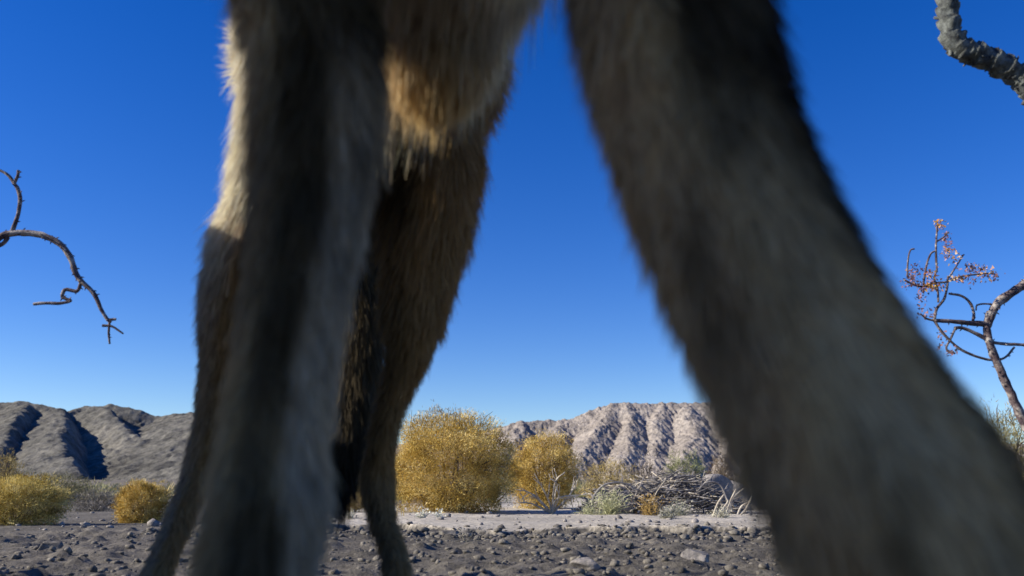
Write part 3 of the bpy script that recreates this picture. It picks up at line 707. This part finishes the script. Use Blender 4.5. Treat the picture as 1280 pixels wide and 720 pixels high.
def fur_colour(p, nrm, info):
    d, idx, cen, tg, rad = info
    n = len(p); trunk = d > .022
    m1 = fbm(p[:, 0] * 26, p[:, 1] * 26, p[:, 2] * 11, 3, 201)[:, None]; m2 = fbm(p[:, 0] * 90, p[:, 1] * 90, p[:, 2] * 30, 3, 202)[:, None]
    tan = np.array([.40, .315, .19]); gry = np.array([.13, .112, .080]); drk = np.array([.012, .010, .007]); wht = np.array([.38, .36, .33]); ruf = np.array([.42, .285, .15])
    fm = np.clip(.40 + 1.5 * m1 + .5 * m2, 0, 1)
    out_ = gry * (1 - fm) + tan * fm
    # forelegs: shaded front painted as darker band, left rim painted lit, inner side pale
    off = p - cen; ox = off[:, 0] / np.maximum(rad, .01)
    lerp = lambda a, b, w_: a * (1 - w_) + b * w_
    sm = lambda x_, a, b: np.clip((x_ - a) / (b - a), 0, 1)[:, None]
    z_ = p[:, 2]; wob = ox + .35 * m1[:, 0]
    rim_lit = np.array([.36, .27, .175]); olive = np.array([.36, .31, .22])
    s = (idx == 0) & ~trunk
    c = lerp(out_, rim_lit, .75 * sm(-wob, .35, .75))
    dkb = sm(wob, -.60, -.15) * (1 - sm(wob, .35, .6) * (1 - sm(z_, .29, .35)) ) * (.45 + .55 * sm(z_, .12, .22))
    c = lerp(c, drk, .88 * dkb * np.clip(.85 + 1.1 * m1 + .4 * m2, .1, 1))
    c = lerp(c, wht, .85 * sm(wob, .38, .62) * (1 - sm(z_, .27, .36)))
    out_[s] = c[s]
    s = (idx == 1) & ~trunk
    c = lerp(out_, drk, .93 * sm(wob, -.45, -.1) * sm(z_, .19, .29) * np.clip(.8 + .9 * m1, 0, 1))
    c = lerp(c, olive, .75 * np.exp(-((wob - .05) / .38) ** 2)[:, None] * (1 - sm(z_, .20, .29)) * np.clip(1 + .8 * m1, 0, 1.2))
    c = lerp(c, rim_lit, .7 * sm(-wob, .35, .7))
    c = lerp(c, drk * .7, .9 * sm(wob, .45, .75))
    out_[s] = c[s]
    s = ((idx == 2) | (idx == 3)) & (d < .05)
    up = np.clip((p[:, 2] - .30) / .08, 0, 1)[:, None]
    c = ruf * (1 - .5 * fm) + tan * .5 * fm; c = c * (1 - .5 * np.clip((.05 - ox[:, None] + .5 * m1) / .5, 0, 1) * (idx == 3)[:, None])
    side = np.clip((-ox + .1) / .3, 0, 1)[:, None]
    c = np.where((idx == 2)[:, None], c * (1 - .9 * side * (.3 + .7 * up)) + np.array([.78, .76, .76]) * .9 * side * (.3 + .7 * up), c)  # sunlight painted as cream on the left side of this hind leg
    out_[s] = c[s]
    s = (p[:, 1] > .62) & (p[:, 0] < -.17) & (z_ > .40) & (idx != 4); c = lerp(out_, np.array([.78, .76, .76]), .9 * sm(-p[:, 0], .17, .21) + 0 * out_); out_[s] = c[s]  # painted sun strip carried up over the left flank
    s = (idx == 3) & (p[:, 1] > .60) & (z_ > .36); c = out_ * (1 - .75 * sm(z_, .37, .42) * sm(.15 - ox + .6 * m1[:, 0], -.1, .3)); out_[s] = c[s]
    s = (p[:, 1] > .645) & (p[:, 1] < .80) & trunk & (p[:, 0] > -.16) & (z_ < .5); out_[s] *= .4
    s = idx == 4
    tip = np.clip((.28 - p[:, 2]) / .12, 0, 1)[:, None]; c = gry * .8 * (1 - tip) + drk * .5 * tip; out_[s & (d < .03)] = c[s & (d < .03)]
    # trunk: pale belly with a tan patch, grizzled sides and back
    s = trunk & (idx != 4)
    dn = np.clip((.56 - p[:, 2]) / .08, 0, 1)[:, None]
    c = (gry * (1 - fm) + tan * fm) * (1 - dn) + (np.array([.72, .66, .58]) * (1 - .4 * fm)) * dn
    pc_ = P(545, 132, .54); tb = np.exp(-(((p[:, 0] - pc_[0]) / .045) ** 2 + ((p[:, 1] - pc_[1]) / .08) ** 2 + ((p[:, 2] - pc_[2]) / .034) ** 2))[:, None]
    c = c * (1 - .8 * tb) + np.array([.68, .50, .22]) * .8 * tb
    s2 = s & (p[:, 1] < .645); out_[s2] = c[s2]
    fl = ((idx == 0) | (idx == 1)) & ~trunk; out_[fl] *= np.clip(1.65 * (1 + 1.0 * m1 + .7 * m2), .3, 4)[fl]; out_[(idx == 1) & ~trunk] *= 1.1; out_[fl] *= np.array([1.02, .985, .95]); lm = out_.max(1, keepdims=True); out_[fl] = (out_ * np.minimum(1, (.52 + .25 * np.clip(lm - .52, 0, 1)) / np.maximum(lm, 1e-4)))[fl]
    out_ = out_ * np.array([1.12, 1.0, .78])
    return np.clip(out_, .008, .85)
nrm_v = np.empty(nv * 3, np.float32); bme.vertices.foreach_get('normal', nrm_v); nrm_v = nrm_v.reshape(-1, 3).astype(float)
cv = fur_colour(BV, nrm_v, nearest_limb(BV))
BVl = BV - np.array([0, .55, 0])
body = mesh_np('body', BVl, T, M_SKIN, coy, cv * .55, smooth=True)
# fur strands
ta, tb_, tc_ = BV[T[:, 0]], BV[T[:, 1]], BV[T[:, 2]]
cr = np.cross(tb_ - ta, tc_ - ta); area = np.linalg.norm(cr, axis=1) / 2; fn = norm(cr)
cent = (ta + tb_ + tc_) / 3
wgt = area * np.where(cent[:, 2] < .47, 1.0, .45) * np.where(cent[:, 1] < .25, .4, 1.0)
NS = 260000
pick = rng.choice(len(T), NS, p=wgt / wgt.sum())
u1 = np.sqrt(rng.uniform(size=NS)); u2 = rng.uniform(size=NS)
p = ta[pick] * (1 - u1)[:, None] + tb_[pick] * (u1 * (1 - u2))[:, None] + tc_[pick] * (u1 * u2)[:, None]
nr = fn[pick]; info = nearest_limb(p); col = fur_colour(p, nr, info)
d, idx, cen, tg, rad = info
onleg = d < .022
flow = np.where(onleg[:, None], tg, np.array([-.25, .85, -.55]))
flow = flow - nr * (flow * nr).sum(1)[:, None]; flow = norm(flow + 1e-6)
ln = np.where(onleg, .011, .024)
ln = np.where(onleg & (p[:, 2] > .30), .016, ln)
ln = np.where(~onleg & (p[:, 1] < .70) & (p[:, 2] < .47), .015, ln)
ln = np.where((idx == 4), .026, ln)
ln = np.where((p[:, 2] < .06), .006, ln)
ln = np.where((p[:, 1] > .6) & (p[:, 2] > .38), .026, ln)
ln = np.where(p[:, 1] < .08, .007, ln)
cl1 = vnoise(p[:, 0] * 160, p[:, 1] * 160, p[:, 2] * 110, 301)[:, None]; cl2 = vnoise(p[:, 0] * 160 + 40, p[:, 1] * 160, p[:, 2] * 110, 302)[:, None]
sidev = np.cross(nr, flow)
lift = .20 + .35 * cl1
dirs = norm(flow + nr * lift + sidev * (cl2 - .5) * .9 + .13 * rng.normal(size=(NS, 3)))
under = ~onleg & (nr[:, 2] < -.3)
dirs[under] = norm(dirs[under] * .8 + np.array([0, .1, -.75]))
ln = ln * rng.uniform(.5, 1.35, NS) * np.where(~onleg & (rng.uniform(size=NS) < .12), 1.7, 1.0)
wd = np.where(p[:, 1] < .45, .00055, .0008) * rng.uniform(.6, 1.5, NS)
tint = rng.uniform(.75, 1.2, (NS, 1))
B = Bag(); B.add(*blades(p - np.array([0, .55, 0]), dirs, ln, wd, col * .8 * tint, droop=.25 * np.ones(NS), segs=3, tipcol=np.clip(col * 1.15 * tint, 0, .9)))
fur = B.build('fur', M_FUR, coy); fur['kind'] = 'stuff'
# claws, eyes, nose
for paw in (LF[-1][0], RF[-1][0], LH[-1][0], RH[-1][0]):
    for k in (-1.5, -.5, .5, 1.5):
        c = np.array(paw) + [k * .0125, -.030 + abs(k) * .005, -.004] - np.array([0, .55, 0])
        B = Bag(); B.add(*tube([c, c + [0, -.006, 0], c + [0, -.012, -.006]], [.0028, .0022, .0006], 7, 8, .02, 1)); B.build('claw', M_BARKT, coy, smooth=True)
mN, tN, bN = nmat('wet_black'); bN.inputs['Base Color'].default_value = (.012, .011, .011, 1); bN.inputs['Roughness'].default_value = .3
V_, F_ = ico(3)
mesh_np('nose', V_ * [.013, .010, .011] + [.028, -.21 - .55, .632], F_, mN, coy, smooth=True)
mE, tE, bE = nmat('amber_eye'); bE.inputs['Base Color'].default_value = (.35, .2, .04, 1); bE.inputs['Roughness'].default_value = .1
for s in (-1, 1):
    e = mesh_np('eye', V_ * .0095 + [.026 + s * .030, -.085 - .55, .680], F_, mE, coy, smooth=True)
    mesh_np('pupil', V_ * [.004, .003, .004] + [.026 + s * .032, -.094 - .55, .682], F_, mN, e, smooth=True)
